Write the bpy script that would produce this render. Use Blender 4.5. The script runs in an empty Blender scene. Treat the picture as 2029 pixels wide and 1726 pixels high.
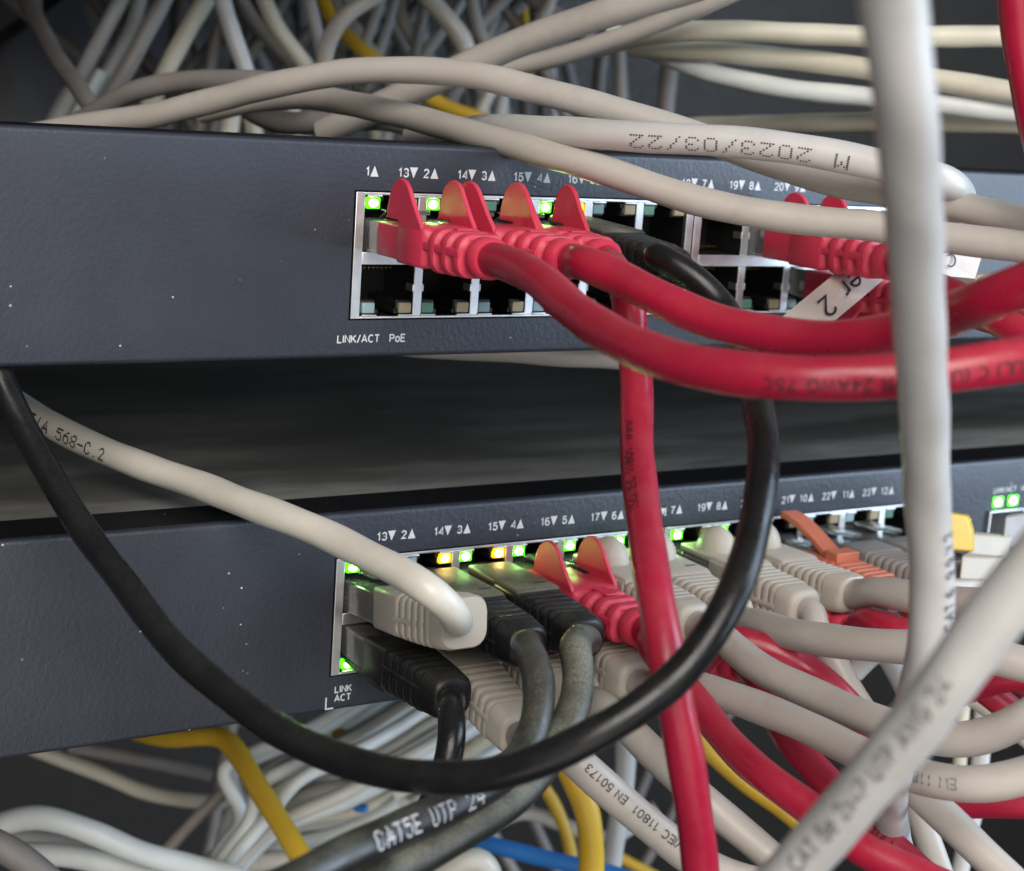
import bpy, bmesh, math, random
from mathutils import Vector, Matrix, noise
random.seed(7); DBG = False
S = 0.001                                   # everything below is in millimetres
sc = bpy.context.scene
C = sc.collection
R = math.radians

# ------------------------------------------------------------------ camera
FPX, CX, CY = 3382.48, 1014.5, 863.0        # focal length in pixels of the 2029 px wide photograph
CAM = Vector((-159.0075, -310.127, 57.016))
yaw, pit, rol = R(32.878), R(11.541), R(4.052)
fw = Vector((math.sin(yaw)*math.cos(pit), math.cos(yaw)*math.cos(pit), -math.sin(pit)))
r0 = Vector((math.cos(yaw), -math.sin(yaw), 0)); u0 = r0.cross(fw)
rt = math.cos(rol)*r0 + math.sin(rol)*u0
up = -math.sin(rol)*r0 + math.cos(rol)*u0
cd = bpy.data.cameras.new('camera'); cam = bpy.data.objects.new('camera', cd); C.objects.link(cam)
cd.sensor_width = 36; cd.sensor_fit = 'HORIZONTAL'; cd.lens = FPX*36/2029
cd.clip_start = 0.01; cd.clip_end = 20
cd.dof.use_dof = True; cd.dof.focus_distance = 0.343; cd.dof.aperture_fstop = 23
m = Matrix.Identity(4)
for i in range(3):
    m[i][0], m[i][1], m[i][2], m[i][3] = rt[i], up[i], -fw[i], CAM[i]*S
cam.matrix_world = m
sc.camera = cam

# ------------------------------------------------------------------ world, lamps, exposure
w = bpy.data.worlds.new('World'); sc.world = w; w.use_nodes = True
w.node_tree.nodes['Background'].inputs[0].default_value = (0.90, 0.93, 1.0, 1)
w.node_tree.nodes['Background'].inputs[1].default_value = 0.085
def area(name, loc, tgt, size, power, col, sy=None):
    l = bpy.data.lights.new(name, 'AREA'); l.energy = power; l.color = col; l.size = size
    if sy: l.shape = 'RECTANGLE'; l.size_y = sy
    o = bpy.data.objects.new(name, l); C.objects.link(o)
    o.location = Vector(loc)*S
    o.rotation_euler = (Vector(tgt)-Vector(loc)).to_track_quat('-Z', 'Y').to_euler()
    return o
area('window_light', (800, -520, 240), (80, 0, -20), 0.5, 13.5, (0.63, 0.80, 1.0), 0.9)
area('ceiling_light', (-380, -950, 640), (60, 0, -20), 0.8, 18.5, (1.0, 0.95, 0.89))
area('low_fill_light', (-260, -900, -330), (120, 60, -60), 1.0, 4.4, (1.0, 0.96, 0.90))  # added low fill that lifts the cables below the switches
sc.view_settings.view_transform = 'Standard'; sc.view_settings.look = 'None'
sc.view_settings.exposure = 0; sc.view_settings.gamma = 1; sc.view_settings.use_curve_mapping = False
sc.cycles.use_denoising = True; sc.cycles.max_bounces = 7; sc.cycles.caustics_refractive = False; sc.cycles.caustics_reflective = False
sc.cycles.sample_clamp_indirect = 4

# ------------------------------------------------------------------ materials
def newmat(name):
    mt = bpy.data.materials.new(name); mt.use_nodes = True
    nt = mt.node_tree; return mt, nt, nt.nodes['Principled BSDF']
def N(nt, t, **k):
    n = nt.nodes.new(t)
    for a, v in k.items(): setattr(n, a, v)
    return n
def mixc(nt, fac, a, b):
    n = N(nt, 'ShaderNodeMix', data_type='RGBA')
    if isinstance(fac, (int, float)): n.inputs[0].default_value = fac
    else: nt.links.new(fac, n.inputs[0])
    for i, v in ((6, a), (7, b)):
        if isinstance(v, tuple): n.inputs[i].default_value = (*v, 1)
        else: nt.links.new(v, n.inputs[i])
    return n.outputs[2]
def nz(nt, scale, detail=3, rough=.5, co=None):
    n = N(nt, 'ShaderNodeTexNoise'); n.inputs['Scale'].default_value = scale; n.inputs['Detail'].default_value = detail; n.inputs['Roughness'].default_value = rough
    nt.links.new((co or coord(nt)), n.inputs['Vector']); return n.outputs['Fac']
def coord(nt):
    g = N(nt, 'ShaderNodeNewGeometry'); return g.outputs['Position']
def ramp(nt, fac, a, b):
    n = N(nt, 'ShaderNodeMapRange'); n.inputs[1].default_value = a; n.inputs[2].default_value = b; n.clamp = True
    nt.links.new(fac, n.inputs[0]); return n.outputs[0]
def mul(nt, a, b, op='MULTIPLY'):
    n = N(nt, 'ShaderNodeMath', operation=op)
    for i, v in enumerate((a, b)):
        if isinstance(v, (int, float)): n.inputs[i].default_value = v
        else: nt.links.new(v, n.inputs[i])
    return n.outputs[0]
def bump(nt, b, h, strength, dist):
    n = N(nt, 'ShaderNodeBump'); n.inputs['Strength'].default_value = strength; n.inputs['Distance'].default_value = dist
    nt.links.new(h, n.inputs['Height']); nt.links.new(n.outputs[0], b.inputs['Normal'])
def plastic(name, col, rough=.45, dust=.25, dustcol=(.42, .38, .33), var=.12, sss=0.0, fine=.25, upw=True, coat=0.0, spec=.5):
    """moulded or extruded plastic with a little grime and dust that lies on the upward side"""
    mt, nt, b = newmat(name)
    c1 = tuple(max(0, x*(1-var)) for x in col); c2 = tuple(min(1, x*(1+var)) for x in col)
    base = mixc(nt, ramp(nt, nz(nt, 45, 5, .6), .3, .7), c1, c2)
    g1 = ramp(nt, nz(nt, 48, 7, .68), .54, .74)                      # grubby handling marks
    base = mixc(nt, mul(nt, g1, min(.34, dust*1.1)), base, tuple(x*.45 for x in col))
    d = mul(nt, ramp(nt, nz(nt, 2600, 5, .75), .28, .75), ramp(nt, nz(nt, 130, 3), .2, .75))
    if upw:
        g = N(nt, 'ShaderNodeNewGeometry'); sx = N(nt, 'ShaderNodeSeparateXYZ'); nt.links.new(g.outputs['Normal'], sx.inputs[0])
        d = mul(nt, d, ramp(nt, sx.outputs[2], -.1, .95))
    d = mul(nt, d, dust)
    sp = ramp(nt, nz(nt, 2600, 2, .5), .70, .78)
    d = mul(nt, d, mul(nt, sp, min(.8, dust*1.1)), 'ADD')
    nt.links.new(mixc(nt, d, base, dustcol), b.inputs['Base Color'])
    rr = N(nt, 'ShaderNodeMapRange'); rr.inputs[3].default_value = rough-.06; rr.inputs[4].default_value = min(1, rough+.3)
    nt.links.new(mul(nt, d, mul(nt, ramp(nt, nz(nt, 210, 6, .7), .40, .70), .55), 'ADD'), rr.inputs[0]); nt.links.new(rr.outputs[0], b.inputs['Roughness'])
    if sss:
        b.inputs['Subsurface Weight'].default_value = sss; b.inputs['Subsurface Radius'].default_value = (.0012, .0009, .0007); b.inputs['Subsurface Scale'].default_value = 1
    b.inputs['Coat Weight'].default_value = coat; b.inputs['Specular IOR Level'].default_value = spec
    bump(nt, b, nz(nt, 700, 4, .6), fine, .00012)
    return mt
M = {}
M['beige'] = plastic('beige_jacket', (.43, .395, .358), .40, .30, (.34, .30, .25), .05)
M['white'] = plastic('white_jacket', (.50, .488, .475), .36, .16)
M['ivory'] = plastic('ivory_jacket', (.56, .535, .47), .38, .12)
M['cool'] = plastic('cool_white_jacket', (.62, .65, .64), .42, .10)
M['cream'] = plastic('cream_jacket', (.56, .53, .43), .45, .15)
M['grey'] = plastic('grey_jacket', (.27, .255, .245), .48, .25)  # on cables in the tangles this darker grey stands in for shade
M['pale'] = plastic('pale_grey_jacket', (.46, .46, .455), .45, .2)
M['dimmed'] = plastic('shade_dimmed_jacket', (.17, .155, .145), .5, .25)  # darkened jacket colour, stands in for shade on background cables
M['red'] = plastic('red_jacket', (.345, .008, .034), .32, .35, (.40, .16, .13), .05)
M['redboot'] = plastic('red_rubber', (.56, .030, .072), .46, .30, (.60, .26, .24), .08, .15)
M['black'] = plastic('black_jacket', (.0060, .0060, .0070), .29, .12, (.2, .19, .16), .1, spec=.36)
M['halfdust'] = plastic('partly_dusty_black_jacket', (.009, .009, .009), .36, .65, (.25, .245, .19), .1)
M['dusty'] = plastic('dusty_black_jacket', (.013, .013, .012), .45, 1.6, (.27, .265, .20), .1)
M['blackboot'] = plastic('black_rubber', (.007, .007, .009), .36, .42, (.20, .20, .16), .1, spec=.3)
M['beigeboot'] = plastic('beige_rubber', (.43, .392, .335), .5, .25, (.32, .29, .23), .04, .1)
M['yellow'] = plastic('yellow_jacket', (.58, .36, .022), .42, .15)
M['blue'] = plastic('blue_jacket', (.02, .17, .52), .42, .1)
M['orange'] = plastic('orange_rubber', (.52, .150, .085), .5, .2, (.6, .3, .2))
M['orangej'] = plastic('orange_jacket', (.62, .07, .03), .42, .1)
M['blackbody'] = plastic('black_plastic', (.006, .006, .006), .5, .05)
M['dark'] = plastic('dark_painted_metal', (.0140, .0108, .0082), .6, .2)
M['panelgrey'] = plastic('grey_painted_metal', (.13, .13, .138), .5, .2)
M['paleink'] = plastic('worn_white_ink', (.50, .51, .54), .6, .0)
M['greyink'] = plastic('worn_grey_ink', (.20, .19, .19), .6, .0)
M['dustcover'] = plastic('dusty_black_rubber', (.014, .014, .013), .5, 1.5, (.25, .25, .17), .1)
M['ink'] = plastic('black_ink', (.035, .033, .035), .6, .0)
M['redink'] = plastic('dark_red_ink', (.06, .008, .014), .6, .0)
M['whiteink'] = plastic('white_ink', (.56, .575, .60), .55, .0)
M['paper'] = plastic('label_paper', (.66, .58, .51), .55, .08, upw=False)
def panel_mat():
    mt, nt, b = newmat('powder_coated_panel')
    base = mixc(nt, ramp(nt, nz(nt, 60, 4), .3, .7), (.017, .0205, .031), (.023, .027, .040))
    v = N(nt, 'ShaderNodeTexVoronoi'); v.inputs['Scale'].default_value = 260; nt.links.new(coord(nt), v.inputs['Vector'])
    lt = N(nt, 'ShaderNodeMath', operation='LESS_THAN'); nt.links.new(v.outputs['Distance'], lt.inputs[0]); lt.inputs[1].default_value = .062
    sp = mul(nt, lt.outputs[0], ramp(nt, nz(nt, 75, 3), .50, .60))
    nt.links.new(mixc(nt, mul(nt, sp, .9), base, (.50, .48, .44)), b.inputs['Base Color'])
    rm = N(nt, 'ShaderNodeMapRange'); rm.inputs[3].default_value = .37; rm.inputs[4].default_value = .52; nt.links.new(nz(nt, 22, 4, .6), rm.inputs[0]); nt.links.new(rm.outputs[0], b.inputs['Roughness']); b.inputs['Specular IOR Level'].default_value = .62
    h = mul(nt, nz(nt, 1900, 2, .5), mul(nt, ramp(nt, nz(nt, 850, 2), .3, .7), .7), 'ADD')
    bump(nt, b, h, .24, .00022)
    return mt
M['panel'] = panel_mat()
def shade_strip_mat():  # black strip painted in for shadow and dark reflection along the front edge
    mt, nt, b = newmat('shade_black')
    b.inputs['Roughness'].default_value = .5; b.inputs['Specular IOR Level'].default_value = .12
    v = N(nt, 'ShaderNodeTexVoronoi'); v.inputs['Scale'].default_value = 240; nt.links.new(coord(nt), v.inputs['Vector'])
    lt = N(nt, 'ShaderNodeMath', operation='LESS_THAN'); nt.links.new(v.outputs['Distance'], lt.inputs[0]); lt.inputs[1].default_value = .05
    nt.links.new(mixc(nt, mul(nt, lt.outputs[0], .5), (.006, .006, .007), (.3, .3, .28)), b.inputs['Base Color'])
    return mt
M['shade_strip'] = shade_strip_mat()
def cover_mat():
    mt, nt, b = newmat('reflection_streaked_cover')
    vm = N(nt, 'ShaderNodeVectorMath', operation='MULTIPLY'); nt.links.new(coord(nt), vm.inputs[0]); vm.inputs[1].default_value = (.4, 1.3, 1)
    n1 = ramp(nt, nz(nt, 26, 5, .6, vm.outputs[0]), .41, .60)  # grey streaks paint blurred reflections into the lid colour
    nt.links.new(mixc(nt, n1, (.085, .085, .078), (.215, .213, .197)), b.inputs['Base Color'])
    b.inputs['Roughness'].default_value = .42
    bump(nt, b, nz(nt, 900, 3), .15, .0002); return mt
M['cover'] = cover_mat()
def metal(name, col, rough):
    mt, nt, b = newmat(name); b.inputs['Metallic'].default_value = 1
    nt.links.new(mixc(nt, ramp(nt, nz(nt, 150, 4), .3, .7), tuple(x*.82 for x in col), col), b.inputs['Base Color'])
    rr = N(nt, 'ShaderNodeMapRange'); rr.inputs[3].default_value = rough-.08; rr.inputs[4].default_value = rough+.14
    nt.links.new(nz(nt, 300, 4), rr.inputs[0]); nt.links.new(rr.outputs[0], b.inputs['Roughness']); return mt
M['metal'] = metal('tinned_steel', (.90, .89, .88), .40)
M['gold'] = metal('gold_contact', (.75, .52, .22), .3)
def clear():
    mt, nt, b = newmat('clear_polycarbonate')
    b.inputs['Base Color'].default_value = (.93, .94, .92, 1); b.inputs['Transmission Weight'].default_value = .90
    b.inputs['Roughness'].default_value = .16; b.inputs['IOR'].default_value = 1.45
    bump(nt, b, nz(nt, 300, 3), .25, .0003); return mt
M['clear'] = clear()
def led(name, col, strength, core):
    mt, nt, b = newmat(name)
    tc = N(nt, 'ShaderNodeTexCoord'); sb = N(nt, 'ShaderNodeVectorMath', operation='SUBTRACT'); nt.links.new(tc.outputs['Generated'], sb.inputs[0]); sb.inputs[1].default_value = (.45, .5, .5)
    sx = N(nt, 'ShaderNodeSeparateXYZ'); nt.links.new(sb.outputs[0], sx.inputs[0])
    q = mul(nt, mul(nt, sx.outputs[0], sx.outputs[0]), mul(nt, sx.outputs[2], sx.outputs[2]), 'ADD')
    f = N(nt, 'ShaderNodeMapRange', interpolation_type='SMOOTHSTEP'); f.inputs[1].default_value = .03; f.inputs[2].default_value = .17; f.inputs[3].default_value = 1; f.inputs[4].default_value = 0
    nt.links.new(q, f.inputs[0])
    nt.links.new(mixc(nt, f.outputs[0], col, core), b.inputs['Emission Color'])
    st = mul(nt, mul(nt, f.outputs[0], strength*8), strength, 'ADD'); nt.links.new(st, b.inputs['Emission Strength'])
    b.inputs['Base Color'].default_value = (*[x*.3 for x in col], 1); b.inputs['Roughness'].default_value = .3
    return mt
M['ledg'] = led('lit_green_lamp', (.022, .30, .002), 13.0, (.50, 1.0, .30))
M['leda'] = led('lit_amber_lamp', (.30, .125, .0005), 10.0, (1.0, .70, .22))
M['offg'] = plastic('unlit_green_lens', (.10, .22, .17), .2, .0, var=.3)
M['offb'] = plastic('unlit_pale_lens', (.24, .36, .38), .2, .0, var=.2)
M['offa'] = plastic('unlit_amber_lens', (.36, .31, .20), .2, .0, var=.3)

# ------------------------------------------------------------------ mesh helpers
class MB:
    def __init__(s): s.v = []; s.f = []
    def add(s, vs, fs):
        n = len(s.v); s.v += [Vector(v) for v in vs]; s.f += [tuple(i+n for i in f) for f in fs]
    def box(s, x0, x1, y0, y1, z0, z1):
        s.add([(x, y, z) for x in (x0, x1) for y in (y0, y1) for z in (z0, z1)],
              [(0, 1, 3, 2), (4, 6, 7, 5), (0, 4, 5, 1), (2, 3, 7, 6), (0, 2, 6, 4), (1, 5, 7, 3)])
    def loft(s, secs, k=5):
        """rounded rectangles (y, half width, half height, corner radius, centre z, centre x) skinned along y"""
        rings = []
        for sec in secs:
            y, hw, hh, r, cz, cx = (list(sec)+[0, 0])[:6]
            r = min(r, hw-.01, hh-.01); ring = []
            for q, (sx, sz) in enumerate(((1, 1), (-1, 1), (-1, -1), (1, -1))):
                for j in range(k+1):
                    a = math.pi/2*(q + j/k)
                    ring.append((cx+sx*(hw-r)+r*math.cos(a), y, cz+sz*(hh-r)+r*math.sin(a)))
            rings.append(ring)
        n = len(rings[0]); vs = [p for rg in rings for p in rg]; fs = []
        for i in range(len(rings)-1):
            for j in range(n):
                fs.append((i*n+j, i*n+(j+1) % n, (i+1)*n+(j+1) % n, (i+1)*n+j))
        fs.append(tuple(range(n-1, -1, -1))); fs.append(tuple((len(rings)-1)*n+j for j in range(n)))
        s.add(vs, fs)
    def prism(s, poly, x0, x1):
        """polygon in (y, z) given thickness along x"""
        n = len(poly); vs = [(x0, y, z) for y, z in poly]+[(x1, y, z) for y, z in poly]
        s.add(vs, [tuple(range(n)), tuple(range(2*n-1, n-1, -1))]+[(i, i+n, (i+1) % n+n, (i+1) % n) for i in range(n)])
    def dome(s, c, r, nu=20, nv=10):
        vs = []; fs = []
        for i in range(nv+1):
            t = math.pi/2*i/nv
            for j in range(nu):
                a = 2*math.pi*j/nu
                vs.append((c[0]+r[0]*math.cos(t)*math.cos(a), c[1]+r[1]*math.cos(t)*math.sin(a), c[2]+r[2]*math.sin(t)))
        for i in range(nv):
            for j in range(nu): fs.append((i*nu+j, i*nu+(j+1) % nu, (i+1)*nu+(j+1) % nu, (i+1)*nu+j))
        s.add(vs, fs)
    def build(s, name, mat, parent=None, T=None, bev=0, ang=40):
        me = bpy.data.meshes.new(name); o = bpy.data.objects.new(name, me)
        vs = [(T @ v) if T else v for v in s.v]
        if parent: org = Vector(parent['org'])
        elif vs: org = sum(vs, Vector())/len(vs)
        else: org = Vector()
        me.from_pydata([tuple((v-org)*S) for v in vs], [], s.f)
        bm = bmesh.new(); bm.from_mesh(me); bmesh.ops.recalc_face_normals(bm, faces=bm.faces); bm.to_mesh(me); bm.free()
        me.polygons.foreach_set('use_smooth', [True]*len(me.polygons)); me.set_sharp_from_angle(angle=R(ang)); me.update()
        me.materials.append(mat); C.objects.link(o)
        if parent:
            o.parent = parent; o['org'] = list(org)
        else:
            o.location = org*S; o['org'] = list(org)
        if bev:
            b = o.modifiers.new('edge', 'BEVEL'); b.width = bev*S; b.segments = 2; b.limit_method = 'ANGLE'; b.angle_limit = R(40)
        return o
def tag(o, label=None, cat=None, group=None, kind=None):
    for k, v in (('label', label), ('category', cat), ('group', group), ('kind', kind)):
        if v: o[k] = v
    return o
def thing(name, org, label, cat, group=None):
    o = bpy.data.objects.new(name, None); C.objects.link(o); o.location = Vector(org)*S; o['org'] = list(org); o.empty_display_size = .005
    return tag(o, label, cat, group)
def at(px, py, d): return CAM + d*(fw + (px-CX)/FPX*rt - (py-CY)/FPX*up)

# ---- lettering -------------------------------------------------------
def arc(cx, cy, rx, ry, a0, a1, n=10):
    return [(cx+rx*math.cos(R(a0+(a1-a0)*i/n)), cy+ry*math.sin(R(a0+(a1-a0)*i/n))) for i in range(n+1)]
# plain sans lettering as pen strokes on a grid one unit high: (width, strokes)
STROKE = {
 '0': (.56, [arc(.28, .5, .26, .5, 90, 450, 22)]), '1': (.40, [[(.04, .80), (.14, .84), (.26, 1.0), (.26, 0)]]),
 '2': (.54, [arc(.27, .74, .25, .26, 172, -20, 10)+[(.02, .0), (.54, 0)]]), '3': (.54, [arc(.26, .755, .23, .245, 165, -90, 10)+arc(.26, .265, .26, .265, 90, -165, 12)]),
 '4': (.56, [[(.42, 0), (.42, 1), (.0, .29), (.56, .29)]]), '5': (.54, [[(.50, 1), (.10, 1), (.05, .52)]+arc(.26, .325, .27, .325, 130, -165, 12)]),
 '6': (.54, [[(.46, .94)]+arc(.30, .60, .29, .40, 75, 180, 8)+[(.01, .3)], arc(.27, .31, .26, .31, 90, 450, 18)]), '7': (.52, [[(.0, 1), (.52, 1), (.30, .5), (.18, 0)]]),
 '8': (.54, [arc(.27, .755, .22, .245, 90, 450, 16), arc(.27, .26, .26, .26, 90, 450, 18)]), '9': (.54, [[(.08, .06)]+arc(.24, .40, .29, .40, -105, 0, 8)+[(.53, .7)], arc(.27, .69, .26, .31, 90, 450, 18)]),
 'A': (.66, [[(0, 0), (.33, 1), (.66, 0)], [(.11, .33), (.55, .33)]]), 'C': (.62, [arc(.34, .5, .33, .5, 48, 312, 16)]), 'D': (.62, [[(0, 0), (0, 1), (.22, 1)]+arc(.25, .5, .36, .5, 90, -90, 12)+[(0, 0)]]),
 'E': (.52, [[(.52, 1), (0, 1), (0, 0), (.52, 0)], [(0, .53), (.46, .53)]]), 'F': (.5, [[(.5, 1), (0, 1), (0, 0)], [(0, .53), (.42, .53)]]),
 'G': (.66, [arc(.34, .5, .33, .5, 48, 345, 16)+[(.66, .45), (.40, .45)]]), 'H': (.58, [[(0, 0), (0, 1)], [(.58, 0), (.58, 1)], [(0, .53), (.58, .53)]]), 'I': (.06, [[(.03, 0), (.03, 1)]]),
 'K': (.58, [[(0, 0), (0, 1)], [(.54, 1), (.0, .36)], [(.19, .56), (.58, 0)]]), 'L': (.48, [[(0, 1), (0, 0), (.48, 0)]]), 'M': (.72, [[(0, 0), (0, 1), (.36, .15), (.72, 1), (.72, 0)]]),
 'N': (.58, [[(0, 0), (0, 1), (.58, 0), (.58, 1)]]), 'O': (.68, [arc(.34, .5, .34, .5, 90, 450, 22)]), 'P': (.54, [[(0, 0), (0, 1), (.3, 1)]+arc(.3, .735, .24, .265, 90, -90, 8)+[(0, .47)]]),
 'R': (.58, [[(0, 0), (0, 1), (.3, 1)]+arc(.3, .745, .24, .255, 90, -90, 8)+[(0, .49)], [(.32, .49), (.58, 0)]]), 'S': (.56, [arc(.28, .745, .25, .255, 25, 270, 12)+arc(.28, .255, .28, .255, 90, -160, 12)]),
 'T': (.58, [[(0, 1), (.58, 1)], [(.29, 1), (.29, 0)]]), 'U': (.58, [[(0, 1), (0, .3)]+arc(.29, .29, .29, .29, 180, 360, 10)+[(.58, 1)]]), 'V': (.62, [[(0, 1), (.31, 0), (.62, 1)]]),
 'W': (.84, [[(0, 1), (.2, 0), (.42, .95), (.64, 0), (.84, 1)]]), 'o': (.52, [arc(.26, .35, .26, .36, 90, 450, 18)]), 'e': (.5, [[(.0, .38), (.5, .38)]+arc(.25, .36, .25, .36, 0, 310, 14)]),
 'r': (.34, [[(0, 0), (0, .7)], [(0, .42)]+arc(.26, .42, .26, .28, 180, 80, 6)]), 'w': (.68, [[(0, .7), (.17, 0), (.34, .66), (.51, 0), (.68, .7)]]), 'x': (.46, [[(0, .7), (.46, 0)], [(.46, .7), (0, 0)]]),
 '/': (.36, [[(0, -.05), (.36, 1.05)]]), '(': (.22, [arc(.5, .45, .48, .72, 132, 228, 8)]), ')': (.22, [arc(-.28, .45, .48, .72, 48, -48, 8)]), '.': (.08, [[(.04, .0), (.04, .07)]]), '-': (.34, [[(0, .4), (.34, .4)]]), ' ': (.26, [])}
_tc = {}
def glyphs(text, h, pen=.13, gap=.22):
    key = (text, h, pen)
    if key in _tc: return _tc[key]
    vs = []; fs = []; x = pen/2; k = 1-pen
    for ch in text:
        wd, strokes = STROKE[ch]
        for si, st in enumerate(strokes):
            p = [Vector((x+a, pen/2+b*k)) for a, b in st]; closed = (p[0]-p[-1]).length < 1e-4; n = len(vs)
            for i, q in enumerate(p):
                a = p[i-1] if i else (p[-2] if closed else q); c = p[i+1] if i < len(p)-1 else (p[1] if closed else q)
                d1 = (q-a).normalized() if (q-a).length > 1e-6 else (c-q).normalized(); d2 = (c-q).normalized() if (c-q).length > 1e-6 else d1
                t = d1+d2; t = t.normalized() if t.length > .2 else d2
                nn = Vector((-t.y, t.x)); m_ = min(1/max(.35, abs(nn.dot(Vector((-d1.y, d1.x))))), 1.9)*pen/2
                vs += [((q+nn*m_).x*h, (q+nn*m_).y*h, si*.015), ((q-nn*m_).x*h, (q-nn*m_).y*h, si*.015)]
            fs += [(n+2*i, n+2*i+1, n+2*i+3, n+2*i+2) for i in range(len(p)-1)]
        x += wd+gap
    _tc[key] = (vs, fs); return vs, fs
DOT = {'0': '0E11111111110E', '2': '0E11010204081F', '3': '0E11010601110E', '5': '1F101E0101110E', '6': '06081E1111110E', '8': '0E11110E11110E', '4': '02060A121F0202',
       'A': '04040A0A1F1111', 'C': '0E11101010110E', 'T': '1F040404040404', 'I': '04040404040404', 'E': '1F10101E10101F', 'U': '1111111111110E', 'P': '1E11111E101010',
       'M': '111B1515111111', '/': '01020204080810', '-': '0000001F000000', '.': '00000000000004', ' ': '00000000000000'}
def dots(text, h, pitch, size):
    vs = []; fs = []
    for i, ch in enumerate(text):
        for r in range(7):
            b = int(DOT[ch][2*r:2*r+2], 16)
            for c in range(5):
                if b >> (4-c) & 1:
                    x = i*pitch + c*pitch/6.4; y = h*(6-r)/6; a, e = size[0]/2, size[1]/2; n = len(vs)
                    vs += [(x-a, y-e*.5), (x-a*.5, y-e), (x+a*.5, y-e), (x+a, y-e*.5), (x+a, y+e*.5), (x+a*.5, y+e), (x-a*.5, y+e), (x-a, y+e*.5)]
                    fs.append(tuple(range(n, n+8)))
    return vs, fs

# ---- cables ----------------------------------------------------------
def spline(pts, step=1.6):
    P = [Vector(p) for p in pts]
    t = [0.0]
    for a, b in zip(P, P[1:]): t.append(t[-1]+max((b-a).length, .01)**.5)
    out = []
    E0 = P[0]*2-P[1]; E1 = P[-1]*2-P[-2]
    Q = [E0]+P+[E1]; tt = [-(t[1]-t[0])]+t+[t[-1]+t[-1]-t[-2]]
    for i in range(1, len(Q)-2):
        n = max(2, int((Q[i+1]-Q[i]).length/step))
        for j in range(n):
            u = tt[i]+(tt[i+1]-tt[i])*j/n
            A1 = Q[i-1]*((tt[i]-u)/(tt[i]-tt[i-1]))+Q[i]*((u-tt[i-1])/(tt[i]-tt[i-1]))
            A2 = Q[i]*((tt[i+1]-u)/(tt[i+1]-tt[i]))+Q[i+1]*((u-tt[i])/(tt[i+1]-tt[i]))
            A3 = Q[i+1]*((tt[i+2]-u)/(tt[i+2]-tt[i+1]))+Q[i+2]*((u-tt[i+1])/(tt[i+2]-tt[i+1]))
            B1 = A1*((tt[i+1]-u)/(tt[i+1]-tt[i-1]))+A2*((u-tt[i-1])/(tt[i+1]-tt[i-1]))
            B2 = A2*((tt[i+2]-u)/(tt[i+2]-tt[i]))+A3*((u-tt[i])/(tt[i+2]-tt[i]))
            out.append(B1*((tt[i+1]-u)/(tt[i+1]-tt[i]))+B2*((u-tt[i])/(tt[i+1]-tt[i])))
    out.append(P[-1])
    for _ in range(3):                                           # stiff cable: no kinks
        out = [out[0]]+[(a+b*2+c)/4 for a, b, c in zip(out, out[1:], out[2:])]+[out[-1]]
    return out
def tube(mb, line, rad, seg=18, lump=.021, seed=0):
    n = len(line); s = 0
    for i in range(n):                                            # slight waviness of a cable that has been handled
        if i: s += (line[i]-line[i-1]).length
        line[i] = line[i]+noise.noise_vector(Vector((s*.055+seed*7.3, seed*1.7, 0)))*min(.32, rad*.11)*min(1, s/20)*min(1, (n-1-i)/8)
    T = [(line[min(i+1, n-1)]-line[max(i-1, 0)]).normalized() for i in range(n)]
    nr = T[0].orthogonal().normalized(); vs = []; s = 0
    for i in range(n):
        if i:
            s += (line[i]-line[i-1]).length
            nr = (nr-T[i]*nr.dot(T[i])).normalized()
        b = T[i].cross(nr)
        for j in range(seg):
            a = 2*math.pi*j/seg
            # twisted pairs press faintly through the jacket
            k = 1+lump*math.sin(2*(a+seed)+s*.33)+lump*.8*noise.noise(Vector((s*.12, math.cos(a)+seed, math.sin(a))))
            vs.append(line[i]+(nr*math.cos(a)+b*math.sin(a))*rad*k)
    fs = [(i*seg+j, i*seg+(j+1) % seg, (i+1)*seg+(j+1) % seg, (i+1)*seg+j) for i in range(n-1) for j in range(seg)]
    fs += [tuple(range(seg)), tuple((n-1)*seg+j for j in range(seg))]
    mb.add(vs, fs)
def wrap(line, rad, shape, px, py, mat, parent, rev=False, off=0.0, lift=.05, name='printed_marking'):
    """print flat lettering round a cable: starts at the point of the cable nearest to the pixel, reads along it"""
    vs, fs = shape
    cum = [0.0]
    for a, b in zip(line, line[1:]): cum.append(cum[-1]+(b-a).length)
    def scr(p):
        d = p-CAM; z = d.dot(fw); return CX+FPX*d.dot(rt)/z, CY-FPX*d.dot(up)/z
    i0 = min(range(len(line)), key=lambda i: (scr(line[i])[0]-px)**2+(scr(line[i])[1]-py)**2)
    vs = [(v[0], v[1], v[2] if len(v) > 2 else 0) for v in vs]; h = max(v[1] for v in vs); sg = -1 if rev else 1; out = []
    import bisect
    for x, y, z_ in vs:
        s = min(max(cum[i0]+sg*x, .01), cum[-1]-.01); i = max(1, bisect.bisect_left(cum, s)); u = (s-cum[i-1])/(cum[i]-cum[i-1])
        c = line[i-1].lerp(line[i], u)
        a, b = line[max(i-3, 0)], line[min(i+3, len(line)-1)]; t = (b-a).normalized()
        v = (CAM-c).normalized(); nn = (v-t*v.dot(t)).normalized(); uu = nn.cross(t*sg)
        ph = (y-h/2+off)/rad
        out.append(c+(nn*math.cos(ph)+uu*math.sin(ph))*(rad*1.036+lift+z_))
    mb = MB(); mb.add(out, fs); return mb.build(name, mat, parent)
def pix(pts): return [at(*p) for p in pts]
nseed = [0]
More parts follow.
